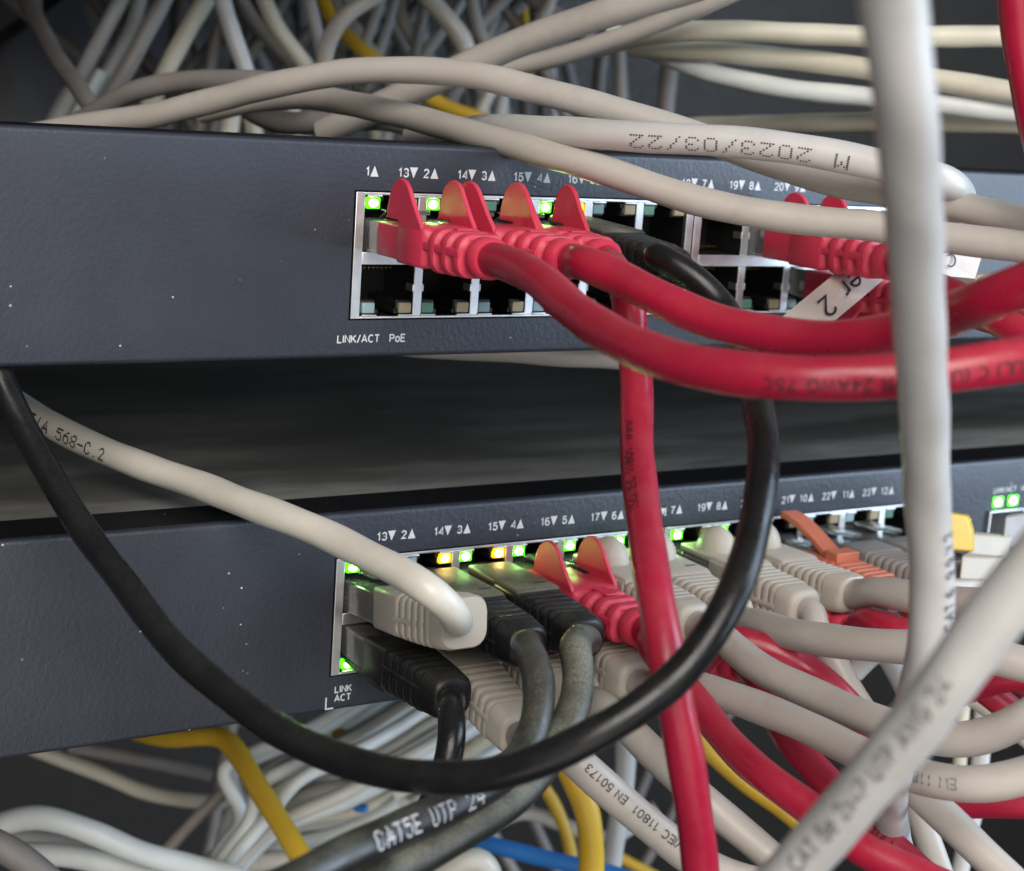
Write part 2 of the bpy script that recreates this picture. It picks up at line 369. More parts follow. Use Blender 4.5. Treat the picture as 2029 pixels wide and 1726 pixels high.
def loose(label, mat, D, pts, group=None, marks=(), cat='cable', name='network_cable', seg=16, lead=None):
    line = spline((lead or [])+pix(pts)); nseed[0] += 1
    mb = MB(); tube(mb, line, D/2, seg, seed=nseed[0])
    if not marks:
        return tag(mb.build(name, M[mat]), label, cat, group)
    r = thing(name, line[0], label, cat, group); mb.build('jacket', M[mat], r)
    for mk in marks: wrap(line, D/2, *mk[:3], M[mk[3]], r, *mk[4:])
    return r

# ------------------------------------------------------------------ the room behind
def quad(name, p, mat, thick=3):
    a = [Vector(q) for q in p]; n = (a[1]-a[0]).cross(a[3]-a[0]).normalized()*thick
    if n.dot(fw) < 0: n = -n
    mb = MB(); mb.add(a+[q+n for q in a], [(0, 1, 2, 3), (7, 6, 5, 4)]+[(i, i+4, (i+1) % 4+4, (i+1) % 4) for i in range(4)])
    return mb.build(name, mat)
tag(quad('back_wall', [(-600, 560, -900), (1500, 560, -900), (1500, 560, 900), (-600, 560, 900)], M['dark']), kind='structure')
mb = MB(); mb.box(-260, 420, 95, 540, 110, 116); tag(mb.build('added_shade_shelf', M['dark'], bev=.5), kind='structure')  # unseen board added overhead to shade the cables behind the upper switch
sp = thing('rack_side_panel', at(90, 110, 640), 'grey steel rack side with black slots behind the upper switch', 'rack panel')
def pquad(name, pts, mat, parent, thick=2.0):
    a = pix(pts); n = fw*thick; mb = MB()
    k = len(a); mb.add(a+[q+n for q in a], [tuple(range(k)), tuple(range(2*k-1, k-1, -1))]+[(i, i+k, (i+1) % k+k, (i+1) % k) for i in range(k)])
    return mb.build(name, mat, parent, bev=.3)
pquad('steel_sheet', [(-120, -160, 640), (430, -160, 690), (250, 330, 690), (-120, 330, 640)], M['panelgrey'], sp)
pquad('slot', [(-60, 102, 634), (52, 24, 644), (54, 50, 644), (-60, 132, 634)], M['blackbody'], sp, 1.5)
pquad('slot', [(76, 2, 645), (150, -50, 650), (150, -22, 650), (84, 28, 645)], M['blackbody'], sp, 1.5)

# ------------------------------------------------------------------ the two switches
P, G, P0 = 13.9425, 3.2968, 1.4658
ZT, ZB, ZBAR0, ZBAR1, ZL = 34.05, 8.11, 19.3, 21.9, 38.2
DX, DY, DZ = .2378, .9703, -77.3548
def pxc(k): return P0+P*(k-.5)+(G if k > 6 else 0)
def panel(root, ox, oy, oz, holes):
    mb = MB(); rr = 1.1
    prof = [(14.0, 44.0)]+[(rr-rr*math.sin(a), 44-rr+rr*math.cos(a)) for a in [math.pi/2*i/5 for i in range(6)]]
    zs = sorted({z for h in holes for z in h[2:]}, reverse=True)
    prof += [(0, z) for z in zs]
    prof += [(rr-rr*math.cos(a), rr-rr*math.sin(a)) for a in [math.pi/2*i/5 for i in range(6)]]+[(14.0, 0)]
    xs = sorted({-150.0, 330.0}|{x for h in holes for x in h[:2]})
    n = len(prof); vs = [(ox+x, oy+y, oz+z) for x in xs for y, z in prof]; fs = []
    for i in range(len(xs)-1):
        xm = (xs[i]+xs[i+1])/2
        for j in range(n-1):
            zm = (prof[j][1]+prof[j+1][1])/2
            if prof[j][0] == 0 and prof[j+1][0] == 0 and any(h[0] < xm < h[1] and h[2] < zm < h[3] for h in holes): continue
            fs.append((i*n+j, (i+1)*n+j, (i+1)*n+j+1, i*n+j+1))
    mb.add(vs, fs)
    for x0, x1, z0, z1 in holes:                                  # sheet thickness round each cut-out
        v = [(ox+x, oy+y, oz+z) for y in (0, 1.4) for x, z in ((x0, z0), (x1, z0), (x1, z1), (x0, z1))]
        mb.add(v, [(i, (i+1) % 4, (i+1) % 4+4, i+4) for i in range(4)])
    return mb.build('front_panel', M['panel'], root, ang=60)
def portblock(root, ox, oy, oz, first, lit):
    x0 = ox+(0 if first == 1 else 6*P+G); x1 = x0+2*P0+6*P-.05
    f = MB(); y0, y1 = oy-.25, oy+.25
    pw = 1.0
    f.box(x0, x0+P0+.55, y0, y1, oz+ZB, oz+ZT); f.box(x1-P0-.5, x1, y0, y1, oz+ZB, oz+ZT)
    f.box(x0+P0+.55, x1-P0-.5, y0+.01, y1, oz+ZBAR0, oz+ZBAR1)
    f.box(x0+P0+.55, x1-P0-.5, y0+.01, y1, oz+ZT-.55, oz+ZT-.02); f.box(x0+P0+.55, x1-P0-.5, y0+.01, y1, oz+ZB+.02, oz+ZB+.5)
    for i in range(1, 6):
        xc = x0+P0+P*i
        f.box(xc-pw, xc+pw, y0+.02, y1, oz+ZB+.5, oz+ZBAR0); f.box(xc-pw, xc+pw, y0+.02, y1, oz+ZBAR1, oz+ZT-.55)
        for z in ((ZBAR0+ZB)/2+.8, (ZBAR1+ZT)/2-1.5):             # spring fingers on the dividers
            f.box(xc-pw-.35, xc-pw, y0-.1, y1+2.5, oz+z-.8, oz+z+.8); f.box(xc+pw, xc+pw+.3, y0-.1, y1+2.5, oz+z-.8, oz+z+.8)
    for i in range(6):
        xc = x0+P0+P*(i+.5)
        for s in (-1, 1):                                         # folded lugs over the lamps
            a, b = sorted((xc+s*2.6, xc+s*5.95))
            f.box(a, b, y0-.35, y1, oz+ZT-.95, oz+ZT-.56); f.box(a, b, y0-.35, y1, oz+ZB+.51, oz+ZB+.9)
    blk = f.build('port_block', M['metal'], root, bev=.12)
    h = MB()
    h.box(x0+.2, x1-.2, oy+14, oy+15, oz+ZB, oz+ZT)
    h.box(x0+.2, x1-.2, oy+.3, oy+14, oz+ZBAR0+.1, oz+ZBAR1-.1); h.box(x0+.2, x1-.2, oy+.3, oy+14, oz+ZT-.3, oz+ZT-.05); h.box(x0+.2, x1-.2, oy+.3, oy+14, oz+ZB+.05, oz+ZB+.3)
    for i in range(7):
        xc = x0+P0+P*i; h.box(xc-pw+.1, xc+pw-.1, oy+.3, oy+14, oz+ZB+.3, oz+ZT-.3)
    for i in range(6):
        xc = x0+P0+P*(i+.5)
        for s in (-1, 1):
            a, b = sorted((xc+s*2.45, xc+s*6.0))
            for za, zb in ((ZT-3.75, ZT-.95), (ZB+.9, ZB+3.7)): h.box(a, b, oy+.9, oy+13, oz+za, oz+zb)
        for s in (-1, 1):                                         # step beside the latch slot
            a, b = sorted((xc+s*1.9, xc+s*3.2))
            h.box(a, b, oy+.5, oy+13, oz+ZB+.9, oz+ZB+1.9); h.box(a, b, oy+.5, oy+13, oz+ZT-1.9, oz+ZT-.96)
    h.build('socket_housing', M['blackbody'], blk, bev=.1)
    g = MB()
    for i in range(6):
        xc = x0+P0+P*(i+.5)
        for q in range(8):
            xx = xc-3.57+q*1.02
            g.box(xx-.16, xx+.16, oy+6, oy+12, oz+ZBAR0-1.5, oz+ZBAR0-1.2); g.box(xx-.16, xx+.16, oy+6, oy+12, oz+ZBAR1+1.2, oz+ZBAR1+1.5)
    g.build('contact_pins', M['gold'], blk)
    for i in range(6):
        xc = x0+P0+P*(i+.5); k = first+i
        for row in ('T', 'B'):
            za, zb = (ZT-3.35, ZT-1.1) if row == 'T' else (ZB+1.05, ZB+3.3)
            for s, side in ((-1, 'L'), (1, 'R')):
                l = MB(); a, b = sorted((xc+s*2.85, xc+s*5.75)); l.box(a, b, oy-.12, oy+1.4, oz+za, oz+zb)
                mt = lit.get((row, k, side))
                if mt is None: mt = (('offg', 'offb')[(k*7+(row == 'B')) % 3 > 0] if side == 'L' else 'offa')
                o = l.build('indicator_lamp', M[mt], blk, bev=.25)
                if mt in ('ledg', 'leda'): o['label'] = 'lit green lamp' if mt == 'ledg' else 'lit amber lamp'
    return blk
def printing(fp, ox, oy, oz, items, name='printed_numbers', bold=.17):
    mb = MB(); y = oy-.06
    for it in items:
        if it[0] == 'poly':
            mb.add([(ox+a, y, oz+b) for a, b in it[1]], [tuple(range(len(it[1])))]); continue
        t, x, z, h, anchor = it; vs, fs = glyphs(t, h, bold)
        w = max(v[0] for v in vs); mn = min(v[0] for v in vs); d = {'l': -mn, 'c': -(w+mn)/2, 'r': -w}[anchor]
        mb.add([(ox+x+a+d, y-c_, oz+z+b) for a, b, c_ in vs], fs)
    return mb.build(name, M['whiteink'], fp)
def numbers():
    out = []
    for n in range(1, 13):
        xt = P0+2.43+P*(n-1)+(G if n > 6 else 0)
        out.append(('poly', [(xt-.95, ZL-1.05), (xt+.95, ZL-1.05), (xt, ZL+1.15)]))
        out.append((str(n), xt-1.25, ZL-1.0, 1.95, 'r'))
        if n > 1:
            xd = xt-(4.9 if n < 10 else 6.3)
            out.append(('poly', [(xd-.95, ZL+1.1), (xd, ZL-1.1), (xd+.95, ZL+1.1)]))
            out.append((str(n+11), xd-1.1, ZL-1.0, 1.95, 'r'))
    xd = P0+2.43+P*12+G-4
    out += [('poly', [(xd-.95, ZL+1.1), (xd, ZL-1.1), (xd+.95, ZL+1.1)]), ('24', xd-1.1, ZL-1.0, 1.95, 'r')]
    return out
XS = 198.0                                                       # fibre cages to the side of the copper ports
def switch(oz, oy, ox, label, lit, extra, cover):
    root = thing('network_switch', (ox+90, oy, oz), label, 'network switch', 'rack mounted network switches')
    blkx = 6*P+G
    holes = [(-.35, 2*P0+6*P-.05+blkx+.3, ZB-.3, ZT+.3), (XS, XS+14.5, 17.0, 30.0), (XS+16.5, XS+31, 17.0, 30.0)]
    fp = panel(root, ox, oy, oz, holes)
    printing(fp, ox, oy, oz, numbers())
    for ex in extra: printing(fp, ox, oy, oz, ex, 'printed_caption')
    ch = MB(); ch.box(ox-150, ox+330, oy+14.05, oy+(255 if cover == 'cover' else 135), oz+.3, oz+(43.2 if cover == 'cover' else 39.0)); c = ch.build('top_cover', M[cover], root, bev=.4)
    fl = MB(); fl.box(ox-150, ox+330, oy+1.6, oy+14.04, oz+43.75, oz+44.06); fl.build('front_shade_strip', M['shade_strip'], root)  # painted shade laid over the folded front edge
    bk = MB(); bk.box(ox-149, ox+329, oy+13.2, oy+14.0, oz+1, oz+43); 
    bk.build('inner_plate', M['blackbody'], root)
    for first in (1, 7): portblock(root, ox, oy, oz, first, lit)
    for q in (0, 1):
        xa = ox+XS+16.5*q+.2; cg = MB()
        for a, b, z0, z1 in ((xa, xa+.5, 17.2, 29.8), (xa+13.6, xa+14.1, 17.2, 29.8), (xa+.5, xa+13.6, 17.2, 17.7), (xa+.5, xa+13.6, 29.3, 29.8)): cg.box(a, b, oy-1.0, oy+12, oz+z0, oz+z1)
        cage = cg.build('fibre_cage', M['metal'], root, bev=.1)
        for s in (0, 1):
            l = MB(); l.box(xa+1.4+s*6, xa+5.2+s*6, oy-.5, oy-.02, oz+30.7, oz+33.6)
            l.build('indicator_lamp', M['ledg'] if cover == 'cover' else M['offg'], cage, bev=.3)
    return root
upper = [[('LINK/ACT', -2.7, 3.1, 1.75, 'l')], [('PoE', 9.4, 3.1, 1.75, 'l')]]
lower = [[('LINK', 1.1, 4.0, 1.65, 'l'), ('ACT', 1.1, 2.0, 1.65, 'l')], [('poly', [(-1.0, 3.3), (-1.0, .5), (1.0, .5), (1.0, .85), (-.65, .85), (-.65, 3.3)])],
         [('poly', [(85.2, 39.3), (85.2, 38.9), (86.5, 38.9), (86.5, 36.9), (86.9, 36.9), (86.9, 39.3)])],
         [('LINK/ACT', XS+1.5, 34.6, 1.6, 'l')], [('MINI', XS+12.5, 34.6, 1.6, 'l')]]
switch(0, 0, 0, 'upper dark network switch with only a few red cables plugged in',
       {('T', 1, 'L'): 'ledg', ('T', 2, 'L'): 'ledg', ('T', 4, 'L'): 'ledg', ('T', 4, 'R'): 'leda', ('B', 10, 'R'): 'leda'}, upper, 'dark')
switch(DZ, DY, DX, 'lower dark network switch with nearly every socket of its upper row filled',
       {('T', 1, 'L'): 'ledg', ('B', 1, 'L'): 'ledg', ('T', 2, 'R'): 'leda', ('T', 3, 'L'): 'ledg', ('T', 3, 'R'): 'leda', ('T', 4, 'L'): 'ledg', ('T', 5, 'L'): 'ledg', ('T', 7, 'L'): 'ledg', ('T', 8, 'L'): 'ledg', ('T', 6, 'L'): 'ledg'}, lower, 'cover')

# ------------------------------------------------------------------ connectors
def ribbed(y0, y1, n, a, b, groove, r, cz=0.0):
    """sections from (hw, hh)=a to b with n grooves between"""
    out = []
    for i in range(n):
        for q, gr in ((0, 1), (.12, 1), (.28, .12), (.45, 0), (.78, 0), (.92, .15), (1.0, 1)):
            t = (i+q)/n; hw = a[0]+(b[0]-a[0])*t; hh = a[1]+(b[1]-a[1])*t
            out.append((y0+(y1-y0)*t, hw-groove*gr, hh-groove*gr, r, cz))
    return out
def plug(root, kind, k, row, lower, rx=0, rz=0, pull=0, rise=0):
    """a modular plug with its boot in socket k; returns the axis point and direction where the cable leaves"""
    ox, oy, oz = (DX, DY, DZ) if lower else (0, 0, 0)
    flip = row == 'B'; zc = 25.4 if not flip else 15.9
    T = Matrix.Translation((ox+pxc(k), oy-pull, oz+zc)) @ Matrix.Rotation(R(rz), 4, 'Z') @ Matrix.Rotation(R(rx), 4, 'X')
    if flip: T = T @ Matrix.Rotation(math.pi, 4, 'Y')
    def bend(mb):                                                # the soft boot follows the pull of its cable
        if rise:
            for v in mb.v:
                t = max(0, -v.y-14)/28; v.z += rise*t*t*(-1 if flip else 1)
        return mb
    boot = {'red': 'redboot', 'black': 'blackboot', 'beige': 'beigeboot', 'white': 'beigeboot', 'orange': 'orange', 'clear': 'grey'}[kind]
    p = MB(); p.loft([(5, 5.5, 3.1, .4), (-1, 5.85, 3.3, .4), (-15.2, 5.85, 3.3, .4)], 3)
    body = p.build('plug_body', M['clear'], root, T, ang=30)
    l = MB(); hl = 5.0 if kind in ('black', 'beige', 'orange') else 6.2; l.prism([(3, 3.2), (-1, hl-.8), (-13.5, hl), (-13.5, hl-.8), (-1, hl-1.6), (2.6, 3.0)], -1.6, 1.6); l.box(-3.0, 3.0, -9, -1, hl-1.2, hl-.9)
    l.build('latch', M['clear'], body, T)
    i_ = MB(); i_.loft([(-4.6, 5.45, 2.7, .8), (-15.5, 5.45, 3.0, .8)], 3); 
    if kind == 'red': i_ = MB(); i_.loft([(-5.6, 5.9, 2.3, .5, -.6), (-5.8, 5.92, 3.38, .5), (-15.5, 5.92, 3.38, .5)], 3)
    i_.build('core', M[boot if kind != 'white' else 'beige'], body, T)
    b = MB(); L = 42.0
    if kind == 'red':
        secs = [(-14.8, 6.0, 3.7, .7, .1), (-15.2, 6.25, 3.95, .8, .1), (-25.0, 6.25, 3.95, .8, .1), (-25.6, 5.9, 3.7, 1, .1)]
        for i in range(3):
            y = -26.2-i*4.1; hw = 5.95-.42*i; hh = 4.35-.08*i; q = .95
            secs += [(y, hw-q, hh-q, 2), (y-.7, hw-q, hh-q, 2), (y-.95, hw-.25, hh-.25, 2.6), (y-1.5, hw, hh, 2.8), (y-2.7, hw, hh, 2.8), (y-3.3, hw-.2, hh-.2, 2.6), (y-3.55, hw-q, hh-q, 2)]
        secs += [(-38.6, 3.9, 3.5, 3), (-39, 4.2, 3.9, 3.6), (-41.4, 4.1, 3.9, 3.6), (-42, 3.7, 3.6, 3.5)]
        b.loft(secs); bt = bend(b).build('boot', M[boot], root, T, ang=50)
        prof = [(-9.4, 4.5), (-10.0, 5.0), (-10.2, 6.6), (-10.8, 9.0), (-11.8, 10.9), (-13.4, 12.2), (-15.2, 12.6), (-17.0, 12.2), (-18.5, 11.1), (-20.2, 9.1), (-22.3, 6.6), (-24.4, 4.5), (-25.2, 3.3), (-15.3, 3.3), (-15.0, 4.4)]
        for s in (-1, 1):
            wg = MB(); a, c = sorted((s*5.3, s*6.28)); wg.prism(prof, a, c); bend(wg).build('wing', M[boot], bt, T, bev=.35)
        for s in (-1, 1):                                         # bars that tie the rings along each flank
            rl = MB(); rl.loft([(-25.2, .55, .8, .2, .6, s*5.5), (-37.8, .55, .8, .2, .6, s*4.55)], 2); bend(rl).build('rail', M[boot], bt, T, bev=.15)
        pl = MB(); pl.box(-1.6, 1.6, -25.5, -31, 4.0, 4.5); bend(pl)
        pl.build('ridge', M[boot], bt, T, bev=.2)
        cz = 0
    elif kind in ('black', 'beige', 'white', 'clear'):
        ys = -14.2
        secs = [(ys, 5.8, 4.1, .8, .3), (ys-.4, 6.0, 4.4, .9, .3), (-23.2, 6.0, 4.5, 1.0, .3)]
        e = (4.9, 4.45)
        if kind == 'white':
            secs += ribbed(-22.0, -36.6, 6, (6.0, 4.6), (5.5, 5.3), .75, 1.9, .2)+[(-36.9, 5.5, 5.4, 2.6, .1), (-40.6, 5.4, 5.3, 3.0), (-41.3, 5.1, 5.0, 3.2)]
        else:
            secs += ribbed(-23.4, -36.6, 6 if kind != 'black' else 5, (6.0, 4.6), e, .8, 1.9, .2)
            secs += [(-36.9, 4.95, 4.45, 2.4, .1), (-40.8, 4.7, 4.4, 3.0), (-41.8, 4.3, 4.1, 3.2), (-42.2, 3.6, 3.6, 3.3)]
        b.loft(secs); bt = bend(b).build('boot', M[boot], root, T, ang=38)
        if kind != 'clear':
            for s in (-1, 1):                                     # the rail that ties the ribs along each flank
                rl = MB(); rl.loft([(-23, .5, .55, .2, -.5, s*5.7), (-36.8, .5, .55, .2, -.5, s*4.62)], 2); bend(rl).build('rail', M[boot], bt, T)
        if kind in ('black', 'beige'):
            sl = MB(); sl.loft([(-2.4, 5.1, .75, .5, 4.3), (-3, 5.4, 1.0, .6, 4.3), (-22.5, 5.6, 1.0, .6, 4.35), (-23.6, 5.5, .7, .5, 4.2)], 3); bend(sl)
            hd = sl.build('latch_cover', M['dustcover' if kind == 'black' else boot], bt, T)
            nt_ = MB(); nt_.box(1.4, 4.2, -19.6, -19.0, 5.25, 5.40); nt_.build('notch', M['blackbody'], bt, T)
        if kind == 'beige':
            dm = MB(); dm.dome((0, -9.5, 4.6), (4.5, 5.2, 6.2)); dm.build('hood', M[boot], bt, T)
        if kind == 'white':
            dm = MB(); dm.prism([(-14.3, 4), (-12.5, 8.4), (-14, 9.8), (-17, 9.3), (-23, 4.5)], -2.2, 2.2); dm.build('hood', M[boot], bt, T, bev=.7)
        cz = 0
    else:
        secs = [(-13, 5.6, 3.6, .8), (-22, 5.6, 3.8, .8)]+ribbed(-22.2, -37, 6, (5.4, 3.9), (4.2, 3.9), .55, 1.5)+[(-38, 4.2, 3.9, 3), (-42, 3.6, 3.6, 3.3)]
        b.loft(secs); bt = b.build('boot', M[boot], root, T, ang=40)
        tb = MB(); path = [(-2.5, 10.8), (-5, 10.6), (-9, 9.6), (-14, 7.6), (-18, 5.6), (-21, 4.6)]
        tb.prism(path+[(y, z-1.7) for y, z in reversed(path)], -2.6, 2.6); tb.box(-3.6, 3.6, -25, -20.6, 3.2, 5.9); tb.build('latch_tab', M[boot], bt, T, bev=.3)
    zr = rise*((L-14)/28)**2*(-1 if flip else 1) if rise else 0
    e = T @ Vector((0, -L+2, zr)); d = (T.to_3x3() @ Vector((0, -1, 0))).normalized()
    if rise: d = (d+Vector((0, 0, rise*2/28))).normalized()
    if DBG:
        q = e-CAM; z_ = q.dot(fw); print('EXIT', kind, k, row, lower, round(CX+FPX*q.dot(rt)/z_), round(CY-FPX*q.dot(up)/z_), round(z_))
    return e, d
def cable(label, kind, mat, k, row, low, D, pts, marks=(), group=None, lead=5.0, **kw):
    ox, oy, oz = (DX, DY, DZ) if low else (0, 0, 0)
    r = thing('patch_cable', (ox+pxc(k), oy, oz+(25.4 if row == 'T' else 15.9)), label, 'patch cable', group)
    e, d = plug(r, kind, k, row, low, **kw)
    line = spline([e-d*3.5, e-d*1.8, e+d*lead]+pix(pts)); nseed[0] += 1
    mb = MB(); tube(mb, line, D/2, 22, seed=nseed[0]); mb.build('jacket', M[mat], r)
    for mk in marks: wrap(line, D/2, *mk[:3], M[mk[3]], r, *mk[4:])
    return r
GR = 'red patch cables'; GB = 'beige patch cables of the lower switch'; GK = 'black patch cables'
# --- upper switch
cable('red patch cable from the first upper socket, sagging lowest across', 'red', 'red', 1, 'T', False, 6.5,
      [(1054, 545, 300), (1123, 601, 286), (1192, 652, 272), (1270, 692, 260), (1370, 725, 250), (1500, 743, 243), (1640, 750, 240), (1780, 746, 240), (1900, 733, 240), (2060, 708, 242), (2200, 680, 246)],
      [(glyphs('(UL) C (UTP) 4PR 24AWG 75C', 2.0, .14), 2005, 712, 'redink', True, 1.1)], GR, rz=-1.5)
cable('red patch cable from the second upper socket, crossing above its neighbour', 'red', 'red', 2, 'T', False, 6.4,
      [(1157, 521, 308), (1226, 551, 303), (1300, 588, 296), (1400, 630, 290), (1500, 657, 284), (1600, 671, 278), (1700, 670, 270), (1800, 652, 262), (1900, 615, 250), (1970, 588, 242), (2060, 556, 236), (2200, 500, 228)], (), GR, rz=3)
cable('red patch cable from the third upper socket, hanging down past the lower switch', 'red', 'red', 3, 'T', False, 6.1,
      [(1243, 590, 313), (1251, 650, 314), (1260, 740, 312), (1261, 850, 305), (1266, 950, 296), (1280, 1060, 285), (1303, 1200, 272), (1330, 1350, 266), (1356, 1480, 268), (1377, 1620, 274), (1390, 1740, 280), (1396, 1850, 284)],
      [(glyphs('ISO/IEC 11801  www.', 1.9, .14), 1262, 1030, 'redink', True, 1.5)], GR, rz=-4.5, lead=2)
cable('black patch cable that leaves the upper switch and loops round below', 'black', 'black', 4, 'T', False, 5.2,
      [(1300, 505, 322), (1370, 548, 319), (1430, 605, 318), (1472, 680, 308), (1498, 780, 290), (1512, 870, 277), (1511, 960, 268), (1495, 1060, 262), (1463, 1155, 255), (1418, 1243, 252), (1358, 1325, 250), (1278, 1396, 248), (1180, 1455, 247), (1080, 1502, 248), (980, 1531, 250), (880, 1541, 253), (780, 1533, 257), (680, 1507, 262), (580, 1462, 268), (480, 1400, 275), (400, 1335, 281), (320, 1252, 288), (240, 1148, 296), (171, 1058, 303), (107, 955, 309), (50, 855, 314), (0, 750, 317), (-60, 630, 318)], (), GK, rx=3, lead=2)
cable('short red patch cable in the second block of the upper switch', 'red', 'red', 8, 'T', False, 6.2,
      [(1800, 548, 345), (1900, 590, 335), (1990, 640, 325), (2080, 700, 318)], (), GR)
r9 = cable('red patch cable in the lower row of the upper switch, beside white flag', 'red', 'red', 9, 'B', False, 6.2,
      [(1860, 588, 352), (1930, 620, 345), (2040, 650, 335), (2150, 670, 330)], (), GR)
cable('beige patch cable by the fibre cages of the upper switch', 'beige', 'beige', 12, 'B', False, 6.0,
      [(2140, 590, 380), (2250, 620, 370)], (), 'beige patch cables of the upper switch', rz=-6)
# --- lower switch, upper row
cable('ivory patch cable curling back over its grey boot beside the first lamp', 'white', 'ivory', 1, 'T', True, 6.0,
      [(906, 1228, 322), (890, 1206, 315), (863, 1179, 312), (830, 1158, 313), (798, 1139, 316), (730, 1102, 322), (655, 1064, 328), (570, 1030, 334), (483, 996, 341), (345, 944, 354), (207, 895, 364), (110, 848, 370), (30, 798, 376), (-60, 735, 384)],
      [(dots('TIA 568-C.2', 2.3, 2.05, (.36, .42)), 78, 830, 'ink', True, -.9)], 'ivory patch cables', rx=-5, rise=2.4, lead=-1.6, pull=-1.5)
cable('thick black patch cable with white lettering, second socket of the lower switch', 'black', 'halfdust', 2, 'T', True, 5.6,
      [(1044, 1285, 306), (1064, 1330, 300), (1068, 1390, 294), (1060, 1440, 290), (1038, 1490, 286), (1000, 1535, 280), (940, 1575, 274), (860, 1611, 266), (733, 1667, 252), (600, 1735, 240), (480, 1800, 232)],
      [(dots('CAT5E UTP 24', 2.55, 2.35, (.40, .36)), 722, 1668, 'paleink', True, -.35)], GK, lead=1.5)
cable('dust-covered black patch cable beside the one with lettering', 'black', 'dusty', 3, 'T', True, 5.8,
      [(1140, 1285, 308), (1146, 1330, 303), (1141, 1385, 298), (1122, 1440, 293), (1090, 1500, 288), (1040, 1562, 283), (960, 1625, 275), (860, 1680, 268), (745, 1742, 260), (640, 1800, 255)], (), GK, lead=1.5)
cable('red patch cable with winged boot between black and beige ones', 'red', 'red', 4, 'T', True, 6.2,
      [(1290, 1280, 344), (1335, 1338, 337), (1385, 1398, 331), (1456, 1486, 322), (1532, 1553, 312), (1595, 1598, 308), (1710, 1685, 300), (1815, 1735, 296), (1900, 1770, 292)], (), GR, pull=-1.5, rz=1.5)
cable('beige patch cable just beyond the red winged boot', 'beige', 'beige', 5, 'T', True, 6.4,
      [(1412, 1246, 355), (1455, 1286, 348), (1507, 1326, 341), (1608, 1374, 332), (1710, 1418, 322), (1800, 1452, 314), (1890, 1466, 308), (1965, 1455, 304), (2040, 1418, 300), (2120, 1370, 298)], (), GB)
cable('beige patch cable bending level behind the black loop', 'beige', 'beige', 6, 'T', True, 6.7,
      [(1500, 1236, 360), (1560, 1254, 351), (1650, 1270, 341), (1750, 1280, 333), (1850, 1286, 327), (1960, 1300, 322), (2080, 1330, 318)], (), GB, rz=-3)
cable('beige patch cable dropping steeply behind the level one', 'beige', 'beige', 7, 'T', True, 6.0,
      [(1612, 1232, 375), (1642, 1288, 372), (1672, 1345, 370), (1704, 1400, 369), (1750, 1470, 366), (1800, 1560, 368), (1850, 1700, 370), (1905, 1860, 372)], (), GB)
cable('beige patch cable with broad ribs next to the orange tab', 'beige', 'beige', 8, 'T', True, 6.9,
      [(1725, 1172, 380), (1790, 1180, 371), (1880, 1191, 362), (1960, 1200, 354), (2080, 1212, 346)], (), GB, rise=2.0)
cable('orange patch cable with long curved latch tab', 'orange', 'orangej', 9, 'T', True, 5.6,
      [(1800, 1202, 389), (1850, 1230, 374), (1920, 1280, 370), (2010, 1340, 366)], (), 'orange patch cables')
cable('clear plug with grey boot beside the orange tab', 'clear', 'pale', 10, 'T', True, 5.8,
      [(1880, 1180, 395), (1980, 1210, 390), (2080, 1240, 386)], (), 'clear plugged grey cables', pull=-.5)
cable('clear plug with grey boot behind the upright white cable', 'clear', 'pale', 11, 'T', True, 5.8,
      [(1990, 1180, 410), (2090, 1210, 405)], (), 'clear plugged grey cables', pull=-.5)
# --- lower switch, lower row
cable('black patch cable with ribbed boot next to the printed word LINK', 'black', 'black', 1, 'B', True, 5.2,
      [(893, 1412, 322), (897, 1455, 318), (886, 1520, 316), (862, 1580, 318), (830, 1650, 322), (800, 1740, 326)], (), GK, rx=1.5, pull=-5, lead=1.0)
cable('beige patch cable lettered with norm numbers under the black cables', 'beige', 'beige', 2, 'B', True, 6.3,
      [(1085, 1462, 312), (1152, 1520, 308), (1228, 1586, 308), (1304, 1650, 308), (1372, 1702, 310), (1440, 1735, 312), (1530, 1760, 314)],
      [(glyphs('ISO/IEC 11801  EN 50173  www.', 1.65, .14), 1362, 1692, 'ink', True, -.5)], GB, rx=10, rise=-2.2, lead=1.5)
cable('beige patch cable half hidden behind the dusty black cable', 'beige', 'beige', 3, 'B', True, 6.2,
      [(1182, 1388, 342), (1230, 1428, 337), (1296, 1498, 331), (1380, 1574, 324), (1456, 1638, 322), (1530, 1702, 320), (1600, 1775, 318)], (), GB, rx=4)
cable('beige patch cable sagging under the longer beige one', 'beige', 'beige', 4, 'B', True, 6.4,
      [(1320, 1350, 349), (1385, 1362, 342), (1507, 1404, 332), (1608, 1446, 323), (1700, 1492, 314), (1790, 1528, 305), (1870, 1550, 296), (1950, 1555, 292), (2040, 1535, 290), (2120, 1500, 288)],
      [(glyphs('EN 11801', 2.0, .14), 1905, 1556, 'greyink', True, 0.2)], GB, rx=2)
cable('red patch cable emerging beneath the beige boots', 'red', 'red', 5, 'B', True, 6.0,
      [(1440, 1266, 354), (1530, 1292, 352), (1608, 1330, 352), (1665, 1380, 348), (1720, 1450, 350), (1780, 1560, 352)], (), GR, rx=-3)
cable('red patch cable running steeply down behind two beige cables', 'red', 'red', 6, 'B', True, 6.2,
      [(1500, 1346, 362), (1535, 1414, 352), (1570, 1475, 342), (1615, 1525, 338), (1665, 1578, 334), (1720, 1640, 330), (1790, 1700, 326), (1870, 1770, 322)],
      [(glyphs('(UL) 4PR', 1.9, .14), 1745, 1652, 'redink', False, 0.3)], GR, rx=2)
